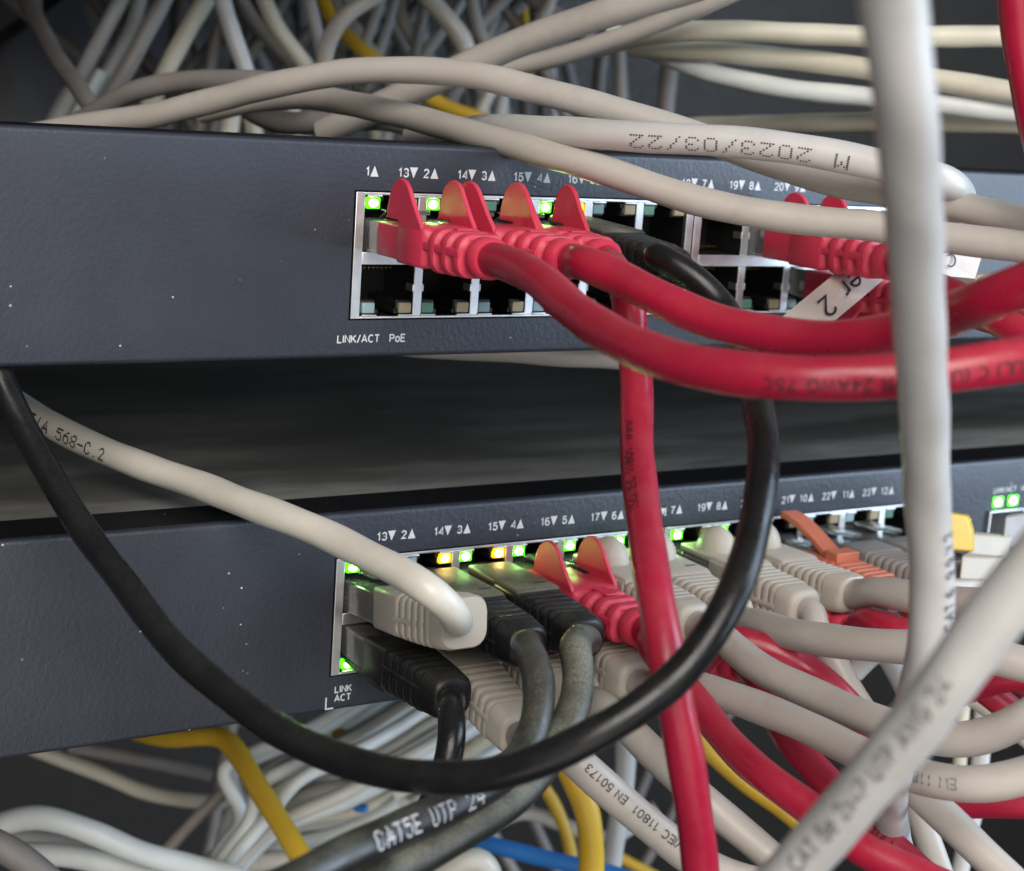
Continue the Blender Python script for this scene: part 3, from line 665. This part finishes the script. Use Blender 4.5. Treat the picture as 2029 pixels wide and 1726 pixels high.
cable('red patch cable with short boot under the broad ribbed beige one', 'red', 'red', 8, 'B', True, 5.8,
      [(1700, 1232, 382), (1750, 1240, 372), (1830, 1262, 368), (1930, 1300, 364), (2030, 1352, 360), (2100, 1400, 358)], (), GR, rx=-4)
# ------------------------------------------------------------------ fibre plug, flags
t = thing('fibre_plug', at(1950, 1075, 405), 'cream fibre plug with yellow clip in the metal cage', 'fibre plug')
def block(name, pts, mat, thick, bv=.6):
    q = pix(pts); k = len(q); n = (fw*.93+rt*.36).normalized()*thick; mb = MB()
    mb.add(q+[v+n for v in q], [tuple(range(k)), tuple(range(2*k-1, k-1, -1))]+[(i, i+k, (i+1) % k+k, (i+1) % k) for i in range(k)])
    return mb.build(name, mat, t, bev=bv)
block('clip', [(1868, 1014, 404), (1917, 1022, 408), (1926, 1052, 408), (1928, 1094, 408), (1868, 1092, 404)], M['yellow'], 5)
block('plug_body', [(1915, 1056, 412), (2006, 1064, 418), (1996, 1108, 416), (1915, 1100, 410)], M['beigeboot'], 9)
block('boot', [(1905, 1100, 400), (1988, 1106, 404), (1960, 1152, 400), (1900, 1150, 396)], M['beigeboot'], 8)
block('strain_relief', [(1876, 1148, 392), (1950, 1150, 396), (1944, 1178, 394), (1876, 1172, 390)], M['beige'], 5)
t = thing('fibre_plug', at(2010, 1060, 412), 'grey plug under the two green lamps of the metal cage', 'fibre plug')
block('plug_body', [(1992, 1022, 420), (2070, 1012, 430), (2070, 1090, 424), (1984, 1088, 416)], M['grey'], 10)
def flag(label, pts, text, x, y, h, ang):
    a = pix(pts); n = fw*.25; mb = MB()
    r = thing('cable_flag', a[0], label, 'label flag', 'white label flags')
    k = len(a)//2                                               # strip between two edges
    top, bot = a[:k], a[k:][::-1]
    v = []
    for q in range(k): v += [top[q], bot[q], top[q]+n, bot[q]+n]
    f = []
    for q in range(k-1):
        i, j = 4*q, 4*q+4; f += [(i, j, j+1, i+1), (i+2, i+3, j+3, j+2), (i, i+2, j+2, j), (i+1, j+1, j+3, i+3)]
    f += [(0, 1, 3, 2), (4*k-4, 4*k-2, 4*k-1, 4*k-3)]
    mb.add(v, f); mb.build('paper', M['paper'], r)
    if text:
        vs, fs = glyphs(text, h, .12); c = at(x, y, pts[0][2]-1.0); ca, sa = math.cos(R(ang)), math.sin(R(ang))
        e1 = rt*ca+up*sa; e2 = -rt*sa+up*ca
        d0 = a[0]; nn = (top[-1]-top[0]).cross(bot[0]-top[0]).normalized()
        out = []
        for p, q, z_ in vs:
            w_ = c+e1*p+e2*q; dr = (w_-CAM).normalized()
            s_ = (d0-CAM).dot(nn)/dr.dot(nn); out.append(CAM+dr*(s_-.35-z_))
        g = MB(); g.add(out, fs); g.build('printed_marking', M['ink'], r)
    return r
flag('white flag with upside-down lettering stuck on a red cable', [(1520, 652, 360), (1658, 539, 384), (1720, 488, 395), (1800, 508, 400), (1757, 549, 386), (1625, 660, 360)], 'er 2', 1692, 534, 4.4, 221)
flag('small white flag beyond the upright white cable', [(1850, 505, 352), (1950, 492, 362), (1932, 552, 362), (1850, 545, 352)], 'C', 1895, 502, 2.9, 180)
# ------------------------------------------------------------------ loose cables in front and above
LF = 'loose beige cables above the upper switch'
loose('upright white cable crossing the whole picture', 'white', 6.6,
      [(1745, -160, 158), (1768, 0, 166), (1788, 160, 173), (1804, 330, 184), (1812, 470, 196), (1819, 600, 208), (1828, 800, 226), (1840, 1000, 244), (1846, 1150, 252), (1840, 1290, 258), (1812, 1400, 268), (1776, 1510, 288), (1762, 1600, 318), (1786, 1710, 350), (1830, 1840, 362)], None,
      [(glyphs('CAT 6  9 9 V 2', 1.9, .13), 1846, 1240, 'ink', True, -2.9)], seg=26)
loose('slanting white cable with blurred black lettering at the lower corner', 'white', 6.6,
      [(2190, 960, 178), (2085, 1078, 182), (1976, 1212, 186), (1900, 1318, 190), (1827, 1420, 195), (1760, 1505, 200), (1690, 1590, 205), (1567, 1728, 214), (1440, 1860, 224)], None,
      [(glyphs('CAT 5e 2x4P UTP AWG 24', 2.3, .16), 1590, 1700, 'greyink', True, .3)], seg=26)
loose('red cable hanging at the upper corner', 'red', 6.4, [(2000, -120, 300), (2013, 0, 302), (2026, 110, 305), (2064, 280, 308), (2110, 420, 310)], GR)
loose('beige cable arching over the top of the upper switch', 'beige', 6.0,
      [(60, 268, 420), (200, 244, 412), (330, 222, 404), (450, 192, 397), (560, 164, 390), (680, 144, 384), (820, 139, 378), (940, 151, 372), (1060, 177, 366), (1180, 208, 361), (1300, 243, 357), (1400, 276, 354), (1500, 312, 351), (1600, 345, 347), (1700, 370, 342), (1800, 388, 337), (1900, 408, 332), (2040, 443, 326), (2160, 480, 320)], LF)
loose('beige cable draped across the front of the upper switch', 'beige', 6.0,
      [(400, 222, 440), (480, 205, 432), (560, 193, 424), (640, 196, 414), (700, 206, 404), (850, 243, 382), (960, 271, 366), (1067, 299, 356), (1178, 333, 349), (1345, 389, 343), (1473, 420, 339), (1600, 437, 335), (1746, 449, 330), (1870, 470, 325), (2029, 491, 318), (2160, 512, 312)], LF)
loose('white cable printed with a date in black dots', 'white', 6.2,
      [(820, 270, 420), (930, 258, 392), (1020, 255, 366), (1150, 264, 350), (1260, 270, 343), (1400, 278, 338), (1500, 286, 335), (1600, 298, 332), (1700, 317, 329), (1780, 334, 327), (1850, 350, 327), (1888, 366, 330), (1903, 388, 338), (1900, 412, 350), (1880, 438, 364)], LF,
      [(dots('W M 2023/03/22'.replace('W', ' '), 2.5, 3.72, (.42, .26)), 1772, 330, 'ink', True, 1.0)], seg=24)
loose('broad beige cable slanting up out of the top', 'beige', 7.2,
      [(640, 262, 450), (750, 212, 440), (850, 164, 430), (990, 101, 420), (1130, 49, 410), (1250, 11, 402), (1380, -28, 394), (1500, -70, 386)], LF)
loose('shaded beige cable beneath the broad slanting one', 'beige', 5.2,
      [(940, 136, 470), (1020, 131, 466), (1110, 111, 460), (1230, 73, 452), (1330, 35, 444), (1440, -10, 436), (1540, -60, 430)], LF)
GH = 'cables running level above the upper switch'
loose('level cream cable nearest to the top edge', 'cream', 5.6, [(1180, 95, 470), (1260, 74, 462), (1340, 62, 455), (1480, 62, 450), (1700, 71, 445), (1990, 73, 440), (2150, 74, 438)], GH)
loose('level cream cable just under the topmost one', 'cream', 5.8, [(1250, 92, 470), (1330, 98, 466), (1450, 106, 460), (1570, 117, 455), (1720, 136, 448), (1860, 160, 442), (2000, 181, 436), (2150, 210, 430)], GH)
loose('cool white cable sagging below the cream ones', 'cool', 5.4, [(1210, 62, 480), (1290, 100, 474), (1400, 141, 466), (1500, 166, 460), (1600, 181, 455), (1720, 193, 450), (1860, 207, 445), (2010, 223, 440), (2150, 238, 436)], GH)
loose('level beige cable touching the one with the date', 'cream', 5.6, [(1150, 262, 520), (1300, 255, 505), (1450, 250, 490), (1640, 244, 470), (1865, 242, 455), (2029, 243, 445), (2160, 246, 440)], GH)
loose('grey cable lying in the dark by the slotted rack side', 'dimmed', 5.6, [(120, 262, 470), (190, 222, 462), (260, 184, 456), (350, 164, 452), (430, 158, 448), (510, 160, 444), (600, 172, 440)], 'dim cables on the upper switch')
loose('dark cable slanting down across the slotted rack side', 'dimmed', 5.4, [(20, -60, 560), (60, 15, 540), (112, 112, 515), (160, 180, 495), (215, 262, 478)], 'dim cables on the upper switch')
loose('dark grey cable sagging on the lid below the arch', 'dimmed', 6.2, [(470, 190, 470), (505, 222, 462), (560, 243, 456), (650, 243, 450), (740, 236, 448), (840, 250, 446)], 'dim cables on the upper switch')
loose('pale cable glimpsed through the gap between the switches', 'beige', 6.2, [(640, 660, 402), (750, 672, 400), (850, 684, 400), (1040, 696, 402), (1240, 708, 405), (1440, 720, 410), (1600, 728, 414)], None)

# ------------------------------------------------------------------ the tangle behind, upper part
GU = 'blurred cables behind the upper switch'
U = [('pale grey cable slanting by the slotted rack side', 'pale', 5.2, [(262, -60, 560), (240, 0, 560), (205, 65, 560), (160, 150, 565), (100, 262, 570)]),
     ('short pale cable next to the slanting pale grey one', 'pale', 5.4, [(282, -50, 575), (272, 20, 575), (255, 70, 578), (215, 140, 580), (170, 230, 582)]),
     ('taupe cable slanting between pale and cream ones', 'grey', 5.6, [(350, -60, 545), (322, 5, 545), (288, 65, 545), (255, 130, 545), (205, 215, 548)]),
     ('cream cable slanting steeply above the dim grey curve', 'cream', 6.0, [(440, -60, 550), (405, 5, 550), (370, 65, 552), (325, 150, 555), (290, 220, 560), (250, 300, 560)]),
     ('grey cable leaning the other way beside the cream one', 'pale', 5.6, [(430, -60, 530), (440, 0, 530), (458, 60, 530), (490, 150, 532), (515, 240, 535)]),
     ('grey cable leaning towards the top of the arch', 'cream', 5.6, [(500, -50, 560), (524, 0, 560), (546, 50, 562), (603, 125, 565), (650, 190, 570)]),
     ('thin grey cable dropping behind the arch near the yellow one', 'pale', 4.6, [(595, -50, 575), (612, 0, 575), (628, 60, 575), (643, 130, 575), (650, 200, 575)]),
     ('dim grey cable slanting through the middle of the tangle', 'grey', 5.0, [(440, -30, 610), (490, 40, 610), (560, 130, 612), (620, 210, 615)]),
     ('beige loop passing in front of the yellow cable', 'beige', 5.6, [(780, -30, 545), (720, 5, 545), (675, 40, 546), (648, 90, 550), (640, 150, 555)]),
     ('yellow cable crossing the upper tangle', 'yellow', 5.2, [(610, -60, 590), (638, 0, 590), (662, 45, 588), (702, 85, 585), (740, 118, 582), (800, 160, 580), (872, 205, 578), (935, 230, 576), (990, 250, 575)]),
     ('pale strand above the crest of the arch', 'pale', 4.2, [(765, -40, 600), (748, 20, 600), (728, 75, 600), (700, 140, 602)]),
     ('second pale strand above the crest of the arch', 'pale', 3.8, [(790, -40, 610), (774, 30, 610), (752, 105, 610), (730, 180, 612)]),
     ('dim upright strand past the crest of the arch', 'grey', 4.4, [(850, -40, 615), (840, 20, 615), (824, 95, 615), (812, 170, 615)]),
     ('cream cable leaning towards the broad slanting one', 'beige', 6.4, [(820, -40, 560), (855, 2, 560), (895, 48, 560), (922, 90, 562), (930, 160, 566)]),
     ('grey strand hanging beside the broad slanting cable', 'grey', 4.8, [(930, -40, 580), (938, 20, 580), (950, 65, 580), (975, 110, 582)]),
     ('pale strand hanging beside the broad slanting cable', 'pale', 4.4, [(1000, -40, 600), (985, 15, 600), (965, 75, 600), (955, 150, 602), (960, 240, 604)]),
     ('pale strand showing under the arch', 'pale', 4.6, [(1010, 100, 605), (1000, 160, 605), (994, 210, 605), (990, 290, 606)]),
     ('yellow strand hanging by the broad slanting cable', 'yellow', 4.2, [(1038, -40, 620), (1036, 20, 620), (1042, 80, 620), (1046, 150, 620)]),
     ('grey cable slanting at the top between yellow and beige', 'grey', 5.6, [(1000, -50, 590), (1060, 0, 590), (1120, 40, 590), (1190, 95, 592)]),
     ('upright grey strand under the shaded beige cable', 'grey', 5.0, [(1222, 60, 640), (1228, 120, 640), (1230, 190, 640), (1232, 270, 640)]),
     ('upright taupe strand before the dark back wall', 'dimmed', 7.0, [(1330, 60, 640), (1326, 130, 640), (1320, 200, 640), (1316, 290, 640)]),
     ('cream cable standing behind the lid below the grey curve', 'cream', 6.2, [(470, 150, 560), (462, 210, 560), (455, 262, 560), (450, 320, 560)]),
     ('second cream cable standing behind the lid', 'cream', 5.8, [(560, 150, 565), (562, 200, 565), (585, 230, 565), (580, 300, 565)]),
     ('short cream cable standing by the dark sagging one', 'cream', 5.8, [(495, 190, 562), (500, 240, 562), (512, 300, 562)]),
     ('light strand low by the slotted rack side', 'cool', 5.0, [(170, 130, 590), (130, 195, 590), (95, 262, 590)]),
     ('second light strand low by the slotted rack side', 'cool', 6.0, [(200, 140, 575), (165, 200, 575), (125, 262, 575)])]
for lb, mt, D, pts in U: loose(lb, mt, D, pts, GU, seg=12)
for i in range(24):                                             # crossing strands
    x = 120+i*40+random.uniform(-25, 25); s = random.choice((-1, 1))*random.uniform(40, 190); d = random.uniform(570, 650); k = random.uniform(-40, 40)
    loose('strand crossing the blurred tangle above the upper switch', random.choice(['grey', 'pale', 'dimmed', 'grey', 'cream', 'beige']), random.uniform(4.4, 6.0), [(x+s*1.3, -80, d), (x+s*.7+k, 30, d+6), (x+k*.5, 130, d+8), (x-s*.5, 215, d+8), (x-s*.8, 320, d+10)], GU, seg=10)
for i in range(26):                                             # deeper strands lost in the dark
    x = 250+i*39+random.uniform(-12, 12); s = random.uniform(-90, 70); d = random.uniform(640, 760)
    loose('dim strand deep in the tangle above the upper switch', random.choice(['grey', 'dimmed', 'dimmed', 'pale']), random.uniform(4.2, 5.6), [(x+s, -80, d), (x+s*.5, 60, d+8), (x+random.uniform(-10, 10), 170, d+12), (x-s*.4, 320, d+15)], 'dim strands deep behind the upper switch', seg=10)

# ------------------------------------------------------------------ the tangle below
GL = 'blurred cables below the lower switch'
L = [('thick white cable arching into the lower corner', 'cool', 6.6, [(-70, 1690, 455), (-20, 1644, 455), (40, 1622, 455), (95, 1622, 455), (180, 1648, 456), (270, 1686, 458), (370, 1714, 464), (460, 1738, 472), (540, 1780, 480)]),
     ('white cable low in the corner under the thick arch', 'cool', 6.4, [(40, 1692, 470), (110, 1693, 470), (180, 1704, 470), (260, 1720, 472), (340, 1740, 474), (420, 1770, 478)]),
     ('shaded white cable between the two in the corner', 'pale', 6.2, [(30, 1650, 490), (110, 1668, 488), (200, 1688, 486), (300, 1716, 486), (380, 1744, 488)]),
     ('grey cable cutting the lower corner', 'dimmed', 7.0, [(-60, 1650, 400), (0, 1676, 402), (55, 1712, 404), (110, 1760, 408), (150, 1810, 410)]),
     ('dim cream cable just under the lower switch', 'cream', 5.2, [(40, 1470, 560), (110, 1500, 562), (200, 1533, 566), (290, 1570, 572), (400, 1588, 580), (520, 1590, 590), (640, 1610, 600)]),
     ('dim grey cable just under the lower switch', 'grey', 5.2, [(140, 1478, 590), (240, 1496, 590), (320, 1512, 592), (420, 1536, 596)]),
     ('brown cable rising towards the yellow bend', 'beige', 4.2, [(560, 1452, 560), (480, 1532, 556), (420, 1592, 552), (350, 1662, 548), (300, 1720, 545)]),
     ('yellow cable bending down in front of the white loops', 'yellow', 6.2, [(250, 1440, 512), (330, 1462, 502), (390, 1458, 496), (440, 1462, 490), (472, 1492, 484), (512, 1562, 476), (562, 1642, 468), (612, 1722, 462), (660, 1800, 458)]),
     ('yellow cable running under the big black loop', 'yellow', 5.2, [(480, 1425, 580), (560, 1440, 575), (650, 1453, 570), (740, 1476, 566), (825, 1508, 562), (900, 1540, 560), (980, 1570, 560)]),
     ('thin white cable leaving behind the lower edge of the panel', 'cool', 4.4, [(760, 1372, 560), (705, 1405, 560), (660, 1434, 560), (590, 1478, 562), (520, 1540, 566), (470, 1610, 570)]),
     ('bluish white loop nearest the yellow bend', 'cool', 4.6, [(700, 1478, 560), (600, 1490, 556), (520, 1530, 552), (475, 1585, 550), (445, 1650, 548), (425, 1740, 548)]),
     ('white loop in the middle of the fan', 'ivory', 5.6, [(760, 1520, 555), (660, 1520, 550), (570, 1556, 546), (500, 1620, 543), (455, 1680, 542), (420, 1750, 542)]),
     ('cream loop arching over the blue clip', 'ivory', 5.6, [(870, 1660, 540), (820, 1612, 540), (760, 1576, 540), (690, 1562, 540), (620, 1572, 540), (540, 1620, 540), (480, 1690, 540), (450, 1750, 540)]),
     ('white strand sweeping low beneath the cream loop', 'cool', 5.4, [(790, 1590, 530), (740, 1622, 530), (680, 1650, 530), (600, 1672, 530), (520, 1680, 530), (440, 1690, 532), (380, 1740, 536)]),
     ('ivory strand along the lower edge behind yellow', 'ivory', 6.2, [(740, 1702, 520), (640, 1706, 520), (540, 1708, 520), (450, 1716, 522), (360, 1745, 525)]),
     ('ivory loop curving behind the lettered black cable', 'ivory', 5.4, [(900, 1570, 560), (830, 1580, 560), (800, 1610, 558), (760, 1660, 556), (700, 1700, 555)]),
     ('beige cable level behind the black stub', 'beige', 5.6, [(720, 1448, 590), (800, 1468, 585), (870, 1482, 580), (960, 1500, 576)]),
     ('cream cable slanting beneath the tilted beige boot', 'cream', 5.4, [(1040, 1412, 540), (985, 1450, 540), (920, 1494, 540), (860, 1530, 542)]),
     ('pale cable lying under the lettered black cable', 'ivory', 7.4, [(830, 1800, 474), (870, 1742, 472), (915, 1706, 470), (948, 1702, 470), (968, 1728, 472), (975, 1800, 476)]),
     ('blue cable below the dusty black one', 'blue', 5.2, [(880, 1630, 520), (950, 1666, 516), (1040, 1690, 512), (1130, 1712, 508), (1220, 1734, 505), (1300, 1760, 502)]),
     ('stout yellow cable hanging under the black loop', 'yellow', 6.6, [(1100, 1470, 430), (1135, 1540, 432), (1163, 1605, 434), (1172, 1680, 436), (1170, 1760, 438)]),
     ('thin yellow cable beside the stout yellow one', 'yellow', 4.2, [(1050, 1530, 560), (1088, 1575, 560), (1118, 1640, 560), (1132, 1700, 560), (1136, 1770, 560)]),
     ('thin yellow cable leaving towards the red hanging one', 'yellow', 4.0, [(1160, 1660, 600), (1220, 1695, 600), (1300, 1738, 600), (1380, 1780, 600)]),
     ('yellow cable hidden along the underside of a red one', 'yellow', 4.6, [(1340, 1428, 470), (1400, 1487, 468), (1450, 1532, 467), (1500, 1570, 466), (1560, 1614, 464), (1650, 1690, 462)]),
     ('grey strand slanting between yellow and lettered beige', 'pale', 4.8, [(1300, 1600, 560), (1210, 1660, 560), (1130, 1640, 562), (1040, 1610, 564), (960, 1640, 566)]),
     ('upright pale strand behind the lettered beige cable', 'pale', 6.4, [(1238, 1440, 520), (1240, 1520, 520), (1230, 1600, 520), (1215, 1680, 520), (1205, 1760, 520)]),
     ('white cable with a dark mark beside crossing reds', 'ivory', 5.0, [(1850, 1335, 400), (1930, 1382, 396), (2020, 1448, 392), (2100, 1515, 388)]),
     ('upright cream strand beside the marked white cable', 'cream', 4.0, [(1918, 1200, 470), (1908, 1400, 470), (1904, 1470, 470), (1900, 1540, 470)]),
     ('dusty beige cable running into the lower corner', 'beige', 6.2, [(1770, 1520, 320), (1820, 1572, 316), (1880, 1625, 312), (1940, 1684, 308), (2010, 1752, 304), (2080, 1820, 300)]),
     ('pale strand hanging behind the dusty beige cable', 'pale', 5.0, [(1950, 1380, 470), (1935, 1580, 470), (1915, 1660, 470), (1895, 1760, 470)]),
     ('red cable entering level from the side', 'red', 6.0, [(1860, 1392, 352), (1930, 1360, 346), (1990, 1342, 342), (2060, 1334, 340), (2140, 1330, 338)]),
     ('red cable dropping under the level red one', 'red', 6.0, [(1890, 1325, 372), (1950, 1366, 370), (2010, 1412, 368), (2090, 1478, 366)]),
     ('red cable peeping out under the sagging beige one', 'red', 6.0, [(1870, 1592, 330), (1950, 1590, 326), (2030, 1592, 322), (2120, 1600, 320)]),
     ('grey cable at the side beneath the upright white one', 'pale', 5.6, [(1690, 1330, 390), (1745, 1285, 388), (1790, 1350, 392), (1830, 1440, 396)])]
for k in range(16):
    a = k/15; x1 = 470+a*330+random.uniform(-14, 14); y1 = 1500+a*70+random.uniform(-14, 14); d = 500+random.uniform(-25, 60)
    L.append(('thin white loop in the fan behind the yellow bend', random.choice(['cool', 'ivory', 'cool', 'cream']), random.uniform(4.0, 5.4),
              [(x1+300, y1-150-20*a, d+40), (x1+130, y1-45-20*a, d+12), (x1+40, y1-8, d+4), (x1-30, y1+30, d), (480+a*90, 1620+a*22, d), (440+a*60, 1680+a*22, d), (395+a*40, 1760+a*20, d)]))
for lb, mt, D, pts in L: loose(lb, mt, D, pts, GL if mt != 'red' else GR, seg=14)
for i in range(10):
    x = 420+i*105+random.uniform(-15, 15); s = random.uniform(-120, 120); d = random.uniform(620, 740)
    loose('dim strand deep in the tangle below the lower switch', random.choice(['dimmed', 'dimmed', 'grey']), random.uniform(4.2, 5.6), [(x-s, 1380, d), (x-s*.3, 1500, d), (x+s*.2, 1620, d), (x+s, 1780, d)], 'dim strands deep below the lower switch', seg=10)
def clip(px, py, d, k):
    c = at(px, py, d); mb = MB(); mb.loft([(-3*k, 2.2*k, 1.6*k, .6*k), (3*k, 2.6*k, 1.9*k, .8*k)]); 
    return mb.build('cable_clip', M['blue'], None, Matrix.Translation(c) @ Matrix.Rotation(.6, 4, 'Z'), bev=.2)
tag(clip(716, 1601, 525, .6), 'small blue clip on the pale loop beside the lettered black cable', 'cable clip', 'blue clips on the white loops')
tag(clip(680, 1586, 532, .5), 'blue clip under the crest of the cream loop', 'cable clip', 'blue clips on the white loops')
tag(clip(617, 1541, 540, .55), 'blue clip up beneath the big black loop', 'cable clip', 'blue clips on the white loops')
for o in bpy.data.objects:
    if 'org' in o.keys(): del o['org']
